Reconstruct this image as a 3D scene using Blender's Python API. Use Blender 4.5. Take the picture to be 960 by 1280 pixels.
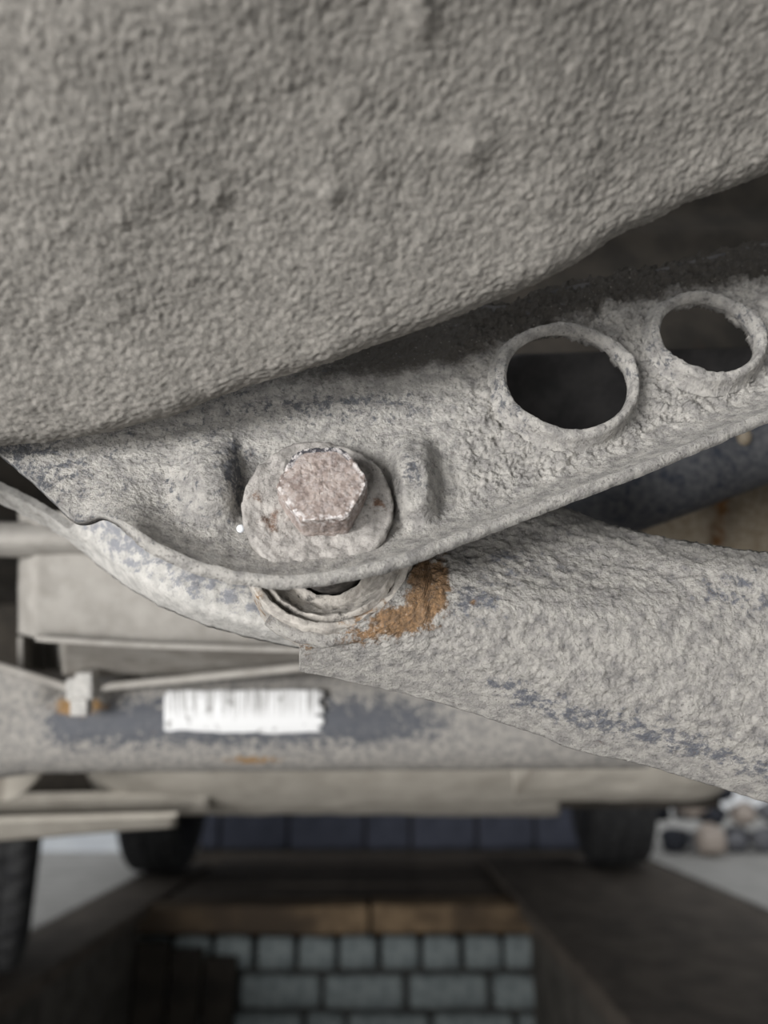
import bpy, math, random
import numpy as np
from mathutils import Vector

for o in list(bpy.data.objects):
    bpy.data.objects.remove(o, do_unlink=True)
scene = bpy.context.scene
COL = scene.collection
random.seed(4)

# ------------------------------------------------------------------ camera
F = 963.0                       # focal length in pixels of the 960 x 1280 frame
PITCH = math.radians(17.03)     # the camera looks up from the pit
CAM = np.array([0.0, 0.0, 0.43])
cam = bpy.data.cameras.new('camera')
cam.sensor_fit = 'VERTICAL'
cam.sensor_height = 36.0
cam.lens = F / 1280.0 * 36.0
cam.clip_start = 0.01
cam.clip_end = 100
cam.dof.use_dof = True
cam.dof.focus_distance = 0.213
cam.dof.aperture_fstop = cam.lens / 3.5     # a 3.5 mm wide phone aperture
camo = bpy.data.objects.new('camera', cam)
camo.location = CAM
camo.rotation_euler = (math.radians(90) + PITCH, 0, 0)
COL.objects.link(camo)
scene.camera = camo

# ------------------------------------------------------------------ light
w = bpy.data.worlds.new('daylight')
scene.world = w
w.use_nodes = True
w.node_tree.nodes['Background'].inputs[0].default_value = (0.95, 0.975, 1.0, 1)
w.node_tree.nodes['Background'].inputs[1].default_value = 0.5
al = bpy.data.lights.new('doorway_daylight', 'AREA')
al.shape = 'RECTANGLE'; al.size = 0.9; al.size_y = 0.5; al.energy = 46
al.color = (1.0, 0.995, 0.985)
alo = bpy.data.objects.new('doorway_daylight', al)
alo.location = (-1.25, -1.3, 0.24)
alo.rotation_euler = (Vector((0.0, 0.2, 0.47)) - Vector(alo.location)).to_track_quat('-Z', 'Y').to_euler()
COL.objects.link(alo)

pl = bpy.data.lights.new('pit_fill', 'AREA')          # fill lamp added low behind the camera to brighten undersides
pl.shape = 'RECTANGLE'; pl.size = 0.5; pl.size_y = 0.5; pl.energy = 6.5; pl.color = (1.0, 0.995, 0.985)
plo = bpy.data.objects.new('pit_fill', pl)
plo.location = (-0.42, -0.85, -0.22)
plo.rotation_euler = (Vector((0.0, 0.2, 0.45)) - Vector(plo.location)).to_track_quat('-Z', 'Y').to_euler()
COL.objects.link(plo)

scene.view_settings.view_transform = 'Standard'
scene.view_settings.look = 'None'
scene.view_settings.exposure = 0.24
scene.view_settings.gamma = 1.0
scene.view_settings.use_curve_mapping = False

# ------------------------------------------------------------------ maths
RIGHT = np.array([1.0, 0, 0])
FWD = np.array([0, math.cos(PITCH), math.sin(PITCH)])
UP = np.array([0, -math.sin(PITCH), math.cos(PITCH)])

def at(px, py, D):
    """point in the place seen at a picture position, D metres along the view axis"""
    px, py, D = np.broadcast_arrays(np.asarray(px, float), np.asarray(py, float), np.asarray(D, float))
    return (CAM + D[..., None] * (FWD + ((px - 480) / F)[..., None] * RIGHT + ((640 - py) / F)[..., None] * UP))

def cam2w(v):
    return v[0] * RIGHT + v[1] * UP + v[2] * FWD

def sstep(a, b, x):
    t = np.clip((np.asarray(x, float) - a) / (b - a), 0, 1)
    return t * t * (3 - 2 * t)

def curve(pts, smooth=14):
    xs = np.array([p[0] for p in pts], float); ys = np.array([p[1] for p in pts], float)
    g = np.arange(xs[0] - 100, xs[-1] + 101, 1.0)
    y = np.interp(g, xs, ys)
    s0 = (ys[1] - ys[0]) / (xs[1] - xs[0]); s1 = (ys[-1] - ys[-2]) / (xs[-1] - xs[-2])
    y = np.where(g < xs[0], ys[0] + (g - xs[0]) * s0, y)
    y = np.where(g > xs[-1], ys[-1] + (g - xs[-1]) * s1, y)
    if smooth:
        k = np.exp(-0.5 * (np.arange(-3 * smooth, 3 * smooth + 1) / smooth) ** 2); k /= k.sum()
        pad = 3 * smooth
        yp = np.concatenate([y[0] - s0 * np.arange(pad, 0, -1), y, y[-1] + s1 * np.arange(1, pad + 1)])
        y = np.convolve(yp, k, mode='valid')
    return lambda x: np.interp(x, g, y)

def _hash(ix, iy, iz, seed):
    h = (ix.astype(np.uint32) * np.uint32(374761393) + iy.astype(np.uint32) * np.uint32(668265263)
         + iz.astype(np.uint32) * np.uint32(2147483647) + np.uint32(seed * 974711 + 17))
    h = (h ^ (h >> np.uint32(13))) * np.uint32(1274126177)
    h = h ^ (h >> np.uint32(16))
    h = h * np.uint32(2246822519)
    return h ^ (h >> np.uint32(15))

def noise(P, freq, seed=0):
    """gradient noise about -1..1 at points P (n,3)"""
    shp = P.shape[:-1]
    q = P.reshape(-1, 3) * freq + 1000.0
    i = np.floor(q).astype(np.int64); f = q - i
    u = f * f * f * (f * (f * 6 - 15) + 10)
    out = np.zeros(len(q))
    for dx in (0, 1):
        for dy in (0, 1):
            for dz in (0, 1):
                h = _hash(i[:, 0] + dx, i[:, 1] + dy, i[:, 2] + dz, seed)
                gx = (h & np.uint32(1023)).astype(float) / 511.5 - 1
                gy = ((h >> np.uint32(10)) & np.uint32(1023)).astype(float) / 511.5 - 1
                gz = ((h >> np.uint32(20)) & np.uint32(1023)).astype(float) / 511.5 - 1
                d = gx * (f[:, 0] - dx) + gy * (f[:, 1] - dy) + gz * (f[:, 2] - dz)
                wx = u[:, 0] if dx else 1 - u[:, 0]
                wy = u[:, 1] if dy else 1 - u[:, 1]
                wz = u[:, 2] if dz else 1 - u[:, 2]
                out += d * wx * wy * wz
    return (out * 1.4).reshape(shp)

def fbm(P, freq, octs=4, seed=0, gain=0.5):
    s = 0; a = 1; t = 0
    for k in range(octs):
        s = s + a * noise(P, freq * 2.03 ** k, seed + k); t += a; a *= gain
    return s / t

def crust(P, freq, seed=0):
    """flaky crust: terraces of clumped dirt with sharp broken edges, about 0..1"""
    n = fbm(P, freq, 5, seed, 0.58) * 1.6
    m_ = fbm(P, freq * 2.3, 4, seed + 9, 0.6) * 1.6
    return (0.28 * sstep(-0.28, -0.16, n) + 0.30 * sstep(0.08, 0.2, n) + 0.22 * sstep(0.36, 0.46, n)
            + 0.18 * sstep(-0.05, 0.12, m_) + 0.10 * np.clip(m_, -1, 1))

# ------------------------------------------------------------------ mesh helpers
def make(name, verts, faces, m, parent=None, smooth=True, attrs=None, origin=None, flat_from=None):
    verts = np.asarray(verts, float).reshape(-1, 3)
    if origin is None:
        lo = verts.min(0); hi = verts.max(0)
        origin = np.array([(lo[0] + hi[0]) / 2, (lo[1] + hi[1]) / 2, lo[2]])
    origin = np.asarray(origin, float)
    me = bpy.data.meshes.new(name)
    v = verts - origin
    if isinstance(faces, np.ndarray):
        n = len(faces); k = faces.shape[1]
        me.vertices.add(len(v)); me.vertices.foreach_set('co', v.astype(np.float32).ravel())
        me.loops.add(n * k); me.loops.foreach_set('vertex_index', faces.astype(np.int32).ravel())
        me.polygons.add(n); me.polygons.foreach_set('loop_start', (np.arange(n) * k).astype(np.int32))
    else:
        me.from_pydata([tuple(p) for p in v], [], faces)
    sm = np.ones(len(me.polygons), bool) if smooth else np.zeros(len(me.polygons), bool)
    if flat_from is not None: sm[flat_from[0]:flat_from[1]] = False
    me.polygons.foreach_set('use_smooth', sm)
    if attrs:
        for k_, a in attrs.items():
            at_ = me.attributes.new(k_, 'FLOAT', 'POINT')
            at_.data.foreach_set('value', np.asarray(a, np.float32).ravel())
    me.update(calc_edges=True); me.validate()
    me.materials.append(m)
    o = bpy.data.objects.new(name, me); COL.objects.link(o)
    if parent is not None:
        o.parent = parent
        pw = np.zeros(3); p = parent
        while p is not None:
            pw += np.array(p.location); p = p.parent
        o.location = origin - pw
    else:
        o.location = origin
    return o

def empty(name, loc):
    o = bpy.data.objects.new(name, None); o.empty_display_size = 0.02
    COL.objects.link(o); o.location = loc
    return o

def tag(o, label, cat, group=None, kind=None):
    o['label'] = label; o['category'] = cat
    if group: o['group'] = group
    if kind: o['kind'] = kind
    return o

def struct(o, label=None):
    o['kind'] = 'structure'
    if label: o['label'] = label
    return o

def grid_faces(n, m, close_u=False, close_v=False):
    a = np.arange(n if close_u else n - 1); b = np.arange(m if close_v else m - 1)
    A, B = np.meshgrid(a, b, indexing='ij')
    A2 = (A + 1) % n; B2 = (B + 1) % m
    return np.stack([A * m + B, A2 * m + B, A2 * m + B2, A * m + B2], -1).reshape(-1, 4)

def normals(P):
    du = np.gradient(P, axis=0); dv = np.gradient(P, axis=1)
    n = np.cross(du, dv)
    return n / (np.linalg.norm(n, axis=-1, keepdims=True) + 1e-12)

def facing(P, N):
    """flip normals towards the camera"""
    s = np.sign(np.sum(N * (CAM - P), -1)); s = np.sign(s.mean()) or 1
    return N * s

def solid(name, P, N, thick, m, parent=None, mask=None, attrs=None, soft=False):
    """a curved sheet of real thickness: front grid P, back P - N*thick, walls along every border"""
    n, k = P.shape[:2]
    f = grid_faces(n, k)
    if mask is not None:
        keep = mask.reshape(-1)
        f = f[keep]
    cnt = {}
    V = n * k
    e = np.concatenate([f[:, [0, 1]], f[:, [1, 2]], f[:, [2, 3]], f[:, [3, 0]]])
    key = np.minimum(e[:, 0], e[:, 1]).astype(np.int64) * V + np.maximum(e[:, 0], e[:, 1])
    uq, idx, c = np.unique(key, return_index=True, return_counts=True)
    b = e[idx[c == 1]]
    th = thick if np.ndim(thick) else np.full((n, k), thick)
    mid = P - N * (th * 0.12)[..., None]
    Q = P - N * th[..., None]
    # front, walls, back
    wall = np.stack([b[:, 1], b[:, 0], b[:, 0] + V, b[:, 1] + V], -1)
    back = f[:, ::-1] + V
    faces = np.concatenate([f, wall, back])
    # outward orientation
    p = P.reshape(-1, 3)
    fn = np.cross(p[f[:, 1]] - p[f[:, 0]], p[f[:, 3]] - p[f[:, 0]])
    if np.sum(fn * N.reshape(-1, 3)[f[:, 0]]) < 0:
        faces = faces[:, ::-1]
    at2 = {q: np.concatenate([np.ravel(a), np.ravel(a)]) for q, a in (attrs or {}).items()}
    o = make(name, np.concatenate([p, Q.reshape(-1, 3)]), faces, m, parent, True, at2,
             flat_from=None if soft else (len(f), len(f) + len(wall)))
    used = np.zeros(2 * V, bool); used[faces.ravel()] = True
    if not used.all():
        import bmesh
        bm = bmesh.new(); bm.from_mesh(o.data)
        bmesh.ops.delete(bm, geom=[v for v in bm.verts if not v.link_faces], context='VERTS')
        bm.to_mesh(o.data); bm.free()
    return o

def frames(path):
    path = np.asarray(path, float)
    T = np.gradient(path, axis=0); T /= np.linalg.norm(T, axis=1, keepdims=True)
    ref = np.array([0, 0, 1.0]) if abs(T[0, 2]) < 0.9 else np.array([1.0, 0, 0])
    A = np.cross(T, ref); A /= np.linalg.norm(A, axis=1, keepdims=True)
    B = np.cross(A, T)
    return T, A, B

def resample(path, n):
    path = np.asarray(path, float)
    # Catmull-Rom through the points
    p = np.vstack([2 * path[0] - path[1], path, 2 * path[-1] - path[-2]])
    out = []
    k = len(path) - 1
    for t in np.linspace(0, k - 1e-6, n):
        i = int(t); u = t - i
        a, b, c, d = p[i], p[i + 1], p[i + 2], p[i + 3]
        out.append(0.5 * ((2 * b) + (-a + c) * u + (2 * a - 5 * b + 4 * c - d) * u * u + (-a + 3 * b - 3 * c + d) * u ** 3))
    return np.array(out)

def tube(name, path, r, m, parent=None, seg=24, disp=0, freq=200, seed=0, attrs_fn=None, wall=0, n=None):
    path = resample(path, n) if n else np.asarray(path, float)
    T, A, B = frames(path)
    k = len(path)
    rr = np.broadcast_to(np.asarray(r, float), (k,))
    ang = np.linspace(0, 2 * np.pi, seg, endpoint=False)
    dirs = np.cos(ang)[None, :, None] * A[:, None] + np.sin(ang)[None, :, None] * B[:, None]
    P = path[:, None] + dirs * rr[:, None, None]
    if disp:
        P = P + dirs * (disp * fbm(P, freq, 4, seed))[..., None]
    V = P.reshape(-1, 3); f = grid_faces(k, seg, False, True)[:, ::-1]
    attrs = attrs_fn(P, dirs) if attrs_fn else {}
    # capped ends
    V = np.vstack([V, path[0], path[-1]])
    c0 = k * seg; c1 = c0 + 1
    j = np.arange(seg); j2 = (j + 1) % seg
    cap0 = np.stack([np.full(seg, c0), j, j2, j2], -1)
    cap1 = np.stack([np.full(seg, c1), (k - 1) * seg + j2, (k - 1) * seg + j, (k - 1) * seg + j], -1)
    fl = [tuple(x) for x in f] + [tuple(x[:3]) for x in cap0] + [tuple(x[:3]) for x in cap1]
    attrs = {q: np.concatenate([np.ravel(a), [0, 0]]) for q, a in attrs.items()}
    return make(name, V, fl, m, parent, True, attrs)

def rbox(name, lo, hi, m, parent=None, bev=0.004, disp=0, freq=40, seed=0, cuts=(1, 1, 1), rot=0.0, M=None, attrs_fn=None):
    """a bevelled, slightly uneven box; M maps local to world (3x3, origin)"""
    import bmesh
    lo = np.array(lo, float); hi = np.array(hi, float)
    axes = []
    for i in range(3):
        b = min(bev, (hi[i] - lo[i]) * 0.3)
        inner = np.linspace(lo[i] + b, hi[i] - b, cuts[i] + 1)
        axes.append(np.concatenate([[lo[i]], inner, [hi[i]]]))
    verts = {}; V = []; Fc = []
    def vid(i, j, k):
        key = (i, j, k)
        if key not in verts:
            p = np.array([axes[0][i], axes[1][j], axes[2][k]])
            n = [len(a) - 1 for a in axes]
            ext = [(i in (0, n[0])), (j in (0, n[1])), (k in (0, n[2]))]
            if sum(ext) >= 2:        # soften edges and corners
                for ax in range(3):
                    if ext[ax]:
                        b = min(bev, (hi[ax] - lo[ax]) * 0.3) * (0.3 if sum(ext) == 2 else 0.42)
                        p[ax] += b if p[ax] == lo[ax] else -b
            verts[key] = len(V); V.append(p)
        return verts[key]
    n = [len(a) - 1 for a in axes]
    for i in range(n[0]):
        for j in range(n[1]):
            Fc.append((vid(i, j, 0), vid(i, j + 1, 0), vid(i + 1, j + 1, 0), vid(i + 1, j, 0)))
            Fc.append((vid(i, j, n[2]), vid(i + 1, j, n[2]), vid(i + 1, j + 1, n[2]), vid(i, j + 1, n[2])))
    for i in range(n[0]):
        for k in range(n[2]):
            Fc.append((vid(i, 0, k), vid(i + 1, 0, k), vid(i + 1, 0, k + 1), vid(i, 0, k + 1)))
            Fc.append((vid(i, n[1], k), vid(i, n[1], k + 1), vid(i + 1, n[1], k + 1), vid(i + 1, n[1], k)))
    for j in range(n[1]):
        for k in range(n[2]):
            Fc.append((vid(0, j, k), vid(0, j, k + 1), vid(0, j + 1, k + 1), vid(0, j + 1, k)))
            Fc.append((vid(n[0], j, k), vid(n[0], j + 1, k), vid(n[0], j + 1, k + 1), vid(n[0], j, k + 1)))
    V = np.array(V)
    if rot:
        c = (lo + hi) / 2
        x = V[:, 0] - c[0]; y = V[:, 1] - c[1]
        V[:, 0] = c[0] + x * math.cos(rot) - y * math.sin(rot); V[:, 1] = c[1] + x * math.sin(rot) + y * math.cos(rot)
    if M is not None:
        V = V @ np.asarray(M[0]) + np.asarray(M[1])
    if disp:
        d = np.stack([fbm(V, freq, 3, seed + q) for q in range(3)], -1) * disp
        V = V + d
    attrs = attrs_fn(V) if attrs_fn else None
    return make(name, V, Fc, m, parent, bev > 0 and disp > 0 and False, attrs)

# ------------------------------------------------------------------ materials
def s2l(c):
    return tuple(((x / 255) / 12.92 if x / 255 <= 0.04045 else ((x / 255 + 0.055) / 1.055) ** 2.4) for x in c) + (1,)

def dusty(name, a, b, paint=(44, 50, 62), rust=(150, 98, 45), dark=(70, 63, 56), scale=260, rough=0.92, bump=0.5,
          bdist=0.0006, bscale=900, patch=110, metal=0.0, spec=0.25, speck=0.0, glint=0.0, grit=0.0):
    m = bpy.data.materials.new(name); m.use_nodes = True
    nt = m.node_tree; nd = nt.nodes; lk = nt.links
    bs = nd['Principled BSDF']
    bs.inputs['Roughness'].default_value = rough
    bs.inputs['Specular IOR Level'].default_value = spec
    tc = nd.new('ShaderNodeTexCoord')
    def nz(sc, det=6, rg=0.6):
        q = nd.new('ShaderNodeTexNoise'); q.inputs['Scale'].default_value = sc
        q.inputs['Detail'].default_value = det; q.inputs['Roughness'].default_value = rg
        lk.new(tc.outputs['Object'], q.inputs['Vector']); return q.outputs['Fac']
    def rng(v, lo, hi, a0=0, a1=1):
        q = nd.new('ShaderNodeMapRange'); q.interpolation_type = 'SMOOTHSTEP'
        lk.new(v, q.inputs[0])
        for i_, x in enumerate((lo, hi, a0, a1)): q.inputs[i_ + 1].default_value = x
        return q.outputs[0]
    def math_(op, x, y):
        q = nd.new('ShaderNodeMath'); q.operation = op
        for i_, z in enumerate((x, y)):
            if isinstance(z, (int, float)): q.inputs[i_].default_value = z
            else: lk.new(z, q.inputs[i_])
        return q.outputs[0]
    def mix(f_, x, y):
        q = nd.new('ShaderNodeMix'); q.data_type = 'RGBA'
        for i_, z in ((0, f_), (6, x), (7, y)):
            if isinstance(z, tuple): q.inputs[i_].default_value = z
            elif isinstance(z, (int, float)): q.inputs[i_].default_value = z
            else: lk.new(z, q.inputs[i_])
        return q.outputs[2]
    def attr(n_):
        q = nd.new('ShaderNodeAttribute'); q.attribute_name = n_; return q.outputs['Fac']
    c = mix(rng(nz(scale, 7, 0.65), 0.36, 0.66), s2l(a), s2l(b))
    pn = nz(patch, 8, 0.68)
    pn2 = nz(patch * 2.7, 6, 0.7)
    wob = math_('MULTIPLY', math_('SUBTRACT', pn, 0.5), 2.0)
    wob2 = math_('MULTIPLY', math_('SUBTRACT', pn2, 0.5), 1.9)
    wobs = math_('ADD', wob, math_('MULTIPLY', wob2, 0.6))
    dk = rng(math_('ADD', attr('dark'), math_('MULTIPLY', wobs, 0.35)), 0.2, 0.8)
    c = mix(dk, c, s2l(dark))
    pf = rng(math_('ADD', attr('paint'), wobs), 0.42, 0.72)
    c = mix(math_('MULTIPLY', pf, 0.85), c, s2l(paint))
    rf = rng(math_('ADD', attr('rust'), wobs), 0.42, 0.75)
    rc = mix(rng(pn2, 0.4, 0.62), s2l(rust), s2l(tuple(int(x * 0.72) for x in rust)))
    c = mix(math_('MULTIPLY', rf, 0.9), c, rc)
    if speck:
        sp = rng(nz(scale * 4, 2, 0.5), 0.66, 0.74)
        c = mix(math_('MULTIPLY', sp, speck), c, s2l((205, 200, 192)))
    if grit:      # darker grains in the dirt
        gp = rng(nz(scale * 3.3, 3, 0.6), 0.57, 0.68)
        c = mix(math_('MULTIPLY', gp, grit), c, s2l((84, 81, 80)))
    lk.new(c, bs.inputs['Base Color'])
    lk.new(rng(pf, 0, 1, rough, rough - 0.32), bs.inputs['Roughness'])
    if glint:
        gl = math_('MULTIPLY', attr('bare'), rng(nz(scale * 2.2, 5, 0.7), 0.47, 0.55))
        lk.new(math_('MULTIPLY', gl, glint), bs.inputs['Metallic'])
        c2 = mix(gl, c, s2l((226, 220, 218)))
        lk.new(c2, bs.inputs['Base Color'])
        lk.new(rng(gl, 0, 1, rough, 0.28), bs.inputs['Roughness'])
    elif metal:
        bs.inputs['Metallic'].default_value = metal
    if bump:
        bp = nd.new('ShaderNodeBump'); bp.inputs['Strength'].default_value = bump; bp.inputs['Distance'].default_value = bdist
        lk.new(math_('ADD', nz(bscale, 8, 0.7), math_('MULTIPLY', pn2, 1.2)), bp.inputs['Height'])
        lk.new(bp.outputs[0], bs.inputs['Normal'])
    return m

M_TANK = dusty('undercoat', (139, 135, 129), (111, 108, 103), bscale=1100, bump=0.4, scale=420, grit=0.2, patch=60)
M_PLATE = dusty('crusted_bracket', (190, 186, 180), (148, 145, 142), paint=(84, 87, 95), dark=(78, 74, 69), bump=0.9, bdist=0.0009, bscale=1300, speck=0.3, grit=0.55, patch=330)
M_ARM = dusty('dusty_arm', (178, 174, 168), (140, 137, 134), paint=(98, 101, 110), rust=(150, 116, 80), bump=0.9, bdist=0.0009, bscale=1300, speck=0.3, grit=0.5, patch=260)
M_LEG = dusty('dusty_sheet', (186, 183, 178), (162, 160, 156), paint=(120, 122, 129), bump=0.5, grit=0.25, patch=200)
M_WASH = dusty('dusty_washer', (176, 171, 166), (138, 134, 130), rust=(124, 92, 72), bump=0.8, speck=0.3, grit=0.5, patch=190)
M_BOLT = dusty('bare_bolt', (170, 157, 150), (126, 112, 106), rust=(136, 100, 80), bump=0.8, speck=0.7, glint=0.5, scale=270, patch=300)
M_BUSH = dusty('bushing', (184, 178, 170), (146, 141, 135), paint=(70, 68, 66), rust=(150, 116, 80), bump=0.6, patch=170)
M_RUBBER = dusty('dirty_rubber', (92, 88, 84), (50, 48, 47), bump=0.5)
M_AXLE = dusty('axle_paint', (148, 144, 138), (116, 114, 112), paint=(60, 64, 73), rust=(160, 124, 78), bump=0.3, patch=210, bscale=400)
M_BOX = dusty('tan_dust', (154, 150, 144), (138, 134, 128), dark=(110, 104, 96), bump=0.25, scale=60, patch=40, bscale=250)
M_TAN = dusty('pale_tank', (172, 166, 156), (156, 150, 140), dark=(104, 97, 88), bump=0.2, scale=25, patch=14, bscale=120)
M_TUBE = dusty('dark_tube', (112, 112, 114), (84, 86, 92), paint=(52, 58, 72), bump=0.35, patch=90, rough=0.75)
M_DARK = dusty('dark_underbody', (66, 61, 55), (50, 47, 43), bump=0.3, scale=40, patch=30, bscale=160)
M_RAIL = dusty('dark_rail', (92, 90, 90), (74, 73, 74), bump=0.3, scale=80, patch=60, bscale=300)
M_RUSTB = dusty('rusty_dust', (176, 164, 146), (146, 132, 112), rust=(150, 100, 48), bump=0.4, patch=40)
M_TYRE = dusty('tyre_rubber', (66, 66, 66), (44, 44, 46), bump=0.15, scale=40, bscale=300, rough=0.85)
M_STEEL = dusty('wheel_steel', (58, 58, 60), (44, 44, 46), bump=0.1, scale=30, rough=0.7)
M_FLOOR = dusty('concrete', (186, 184, 180), (168, 166, 162), bump=0.2, scale=9, patch=4, bscale=60, bdist=0.002)
M_EARTH = dusty('packed_soil', (84, 76, 66), (62, 56, 50), bump=0.4, scale=14, patch=6, bscale=60, bdist=0.004)
M_PITBOARD = dusty('pit_board', (58, 53, 47), (42, 39, 36), bump=0.4, scale=14, patch=6, bscale=60, bdist=0.003)
M_PIT = dusty('pit_concrete', (98, 94, 88), (70, 67, 63), bump=0.4, scale=12, patch=6, bscale=60, bdist=0.003)
M_BRICK = dusty('silicate_brick', (142, 150, 150), (112, 120, 122), dark=(96, 100, 100), bump=0.4, scale=30, patch=14, bscale=120, bdist=0.002)
M_MORTAR = dusty('mortar', (74, 74, 72), (56, 56, 55), bump=0.4, scale=40, bscale=160, bdist=0.002)
M_WOOD = dusty('old_plank', (96, 88, 80), (72, 66, 61), dark=(60, 55, 50), bump=0.3, scale=14, patch=6, bscale=80, bdist=0.002)
M_WOODL = dusty('pale_timber', (132, 112, 88), (98, 82, 64), dark=(70, 60, 50), bump=0.3, scale=16, patch=5, bscale=80, bdist=0.002)
M_WALLB = dusty('blue_boards', (84, 87, 100), (66, 69, 80), bump=0.1, scale=6, patch=3, bscale=40)
M_WHITE = dusty('white_plaster', (232, 236, 240), (222, 226, 232), bump=0.1, scale=6, patch=3, bscale=40)
M_STONE = dusty('grey_stone', (128, 128, 132), (88, 90, 96), bump=0.4, scale=14, patch=6, bscale=60, bdist=0.003)
M_STONEP = dusty('pale_stone', (190, 178, 168), (158, 146, 136), bump=0.4, scale=14, patch=6, bscale=60, bdist=0.003)
M_STONED = dusty('dark_stone', (62, 64, 72), (40, 42, 48), bump=0.4, scale=14, patch=6, bscale=60, bdist=0.003, rough=0.7)

def sticker_material():
    m = bpy.data.materials.new('barcode_sticker'); m.use_nodes = True
    nt = m.node_tree; nd = nt.nodes; lk = nt.links; bs = nd['Principled BSDF']
    bs.inputs['Roughness'].default_value = 0.6
    at_ = nd.new('ShaderNodeAttribute'); at_.attribute_name = 'sx'
    ay = nd.new('ShaderNodeAttribute'); ay.attribute_name = 'sy'
    cb = nd.new('ShaderNodeCombineXYZ')
    mu = nd.new('ShaderNodeMath'); mu.operation = 'MULTIPLY'; mu.inputs[1].default_value = 62.0
    lk.new(at_.outputs['Fac'], mu.inputs[0]); lk.new(mu.outputs[0], cb.inputs[0])
    my = nd.new('ShaderNodeMath'); my.operation = 'MULTIPLY'; my.inputs[1].default_value = 0.6
    lk.new(ay.outputs['Fac'], my.inputs[0]); lk.new(my.outputs[0], cb.inputs[1])
    n = nd.new('ShaderNodeTexNoise'); n.inputs['Scale'].default_value = 1.0; n.inputs['Detail'].default_value = 2
    lk.new(cb.outputs[0], n.inputs['Vector'])
    r = nd.new('ShaderNodeMapRange'); r.inputs[1].default_value = 0.43; r.inputs[2].default_value = 0.56
    lk.new(n.outputs['Fac'], r.inputs[0])
    r2 = nd.new('ShaderNodeMapRange'); r2.inputs[1].default_value = 0.3; r2.inputs[2].default_value = 0.62
    lk.new(ay.outputs['Fac'], r2.inputs[0])
    n3 = nd.new('ShaderNodeTexNoise'); n3.inputs['Scale'].default_value = 160; n3.inputs['Detail'].default_value = 5
    tc = nd.new('ShaderNodeTexCoord'); lk.new(tc.outputs['Object'], n3.inputs['Vector'])
    r3 = nd.new('ShaderNodeMapRange'); r3.inputs[1].default_value = 0.6; r3.inputs[2].default_value = 0.75
    lk.new(n3.outputs['Fac'], r3.inputs[0])
    mm = nd.new('ShaderNodeMath'); mm.operation = 'MULTIPLY'; lk.new(r.outputs[0], mm.inputs[0]); lk.new(r2.outputs[0], mm.inputs[1])
    ma = nd.new('ShaderNodeMath'); ma.operation = 'MULTIPLY_ADD'; ma.inputs[1].default_value = 0.75
    lk.new(mm.outputs[0], ma.inputs[0]); lk.new(r3.outputs[0], ma.inputs[2]); ma.use_clamp = True
    mx = nd.new('ShaderNodeMix'); mx.data_type = 'RGBA'
    mx.inputs[6].default_value = s2l((212, 212, 212)); mx.inputs[7].default_value = s2l((128, 126, 124))
    lk.new(ma.outputs[0], mx.inputs[0]); lk.new(mx.outputs[2], bs.inputs['Base Color'])
    return m
M_LABEL = sticker_material()

# ================================================================== THE PIT AND ITS FLOOR
PX0, PX1, PY0, PY1 = -0.70, 0.42, -1.3, 2.47
fl = rbox('floor', (-4.5, -4, -0.12), (-0.87, 6, 0.0), M_FLOOR, bev=0.003); struct(fl, 'pale grey concrete floor to the left of the pit')
fr = rbox('floor', (1.08, -4, -0.12), (4.5, 6, 0.0), M_FLOOR, bev=0.003); struct(fr, 'grey concrete floor to the right of the pit')
fb = rbox('floor', (-0.87, -4, -0.14), (1.08, PY0, -0.01), M_FLOOR, bev=0.003); struct(fb, 'concrete floor behind the pit')
ff = rbox('floor', (-0.869, PY1 + 0.12, -0.16), (1.079, 6, -0.035), M_EARTH, bev=0.003); struct(ff, 'dark earth floor in front of the pit')
wl = rbox('wall_left', (-0.868, PY0, -1.5), (PX0, PY1 + 0.1, -0.04), M_PIT, bev=0.004, disp=0.006, freq=9, cuts=(2, 30, 14)); struct(wl, 'dark concrete side wall of the pit, left')
wr = rbox('wall_right', (PX1, PY0, -1.5), (1.078, PY1 + 0.1, -0.04), M_PIT, bev=0.004, disp=0.006, freq=9, cuts=(2, 30, 14)); struct(wr, 'dark concrete side wall of the pit, right')
wb = rbox('wall_back', (-0.868, PY0 - 0.1, -1.5), (1.078, PY0, -0.15), M_PIT, bev=0.004); struct(wb, 'rear end wall of the pit')
pf = rbox('floor', (-0.9, PY0, -1.62), (1.1, PY1 + 0.3, -1.5), M_PIT, bev=0.004); struct(pf, 'floor at the bottom of the pit')

# brick end wall of the pit
wf = rbox('wall_front', (PX0 - 0.05, PY1 + 0.032, -1.5), (PX1 + 0.05, PY1 + 0.28, -0.165), M_MORTAR, bev=0.004, disp=0.004, freq=20, cuts=(10, 1, 14)); struct(wf, 'pale brick end wall of the pit')
rowh = 0.098
brick_mesh = {}
def brick(x0, x1, z0, z1, dy, drk):
    key = (round(x1 - x0, 2), random.randint(0, 2))
    wd = x1 - x0; hd = z1 - z0
    if key not in brick_mesh:
        o = rbox('brick', (x0, PY1 - 0.002, z0), (x1, PY1 + 0.06, z1), M_BRICK, parent=wf, bev=0.016, disp=0.007, freq=24, seed=random.randint(0, 50), cuts=(4, 1, 2))
        for p in o.data.polygons: p.use_smooth = True
        brick_mesh[key] = o
        o.location.y += dy
        return
    o = brick_mesh[key].copy(); COL.objects.link(o)
    o.location = Vector(((x0 + x1) / 2, PY1 + 0.029 + dy, z0)) - wf.location
z = -0.082
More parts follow.
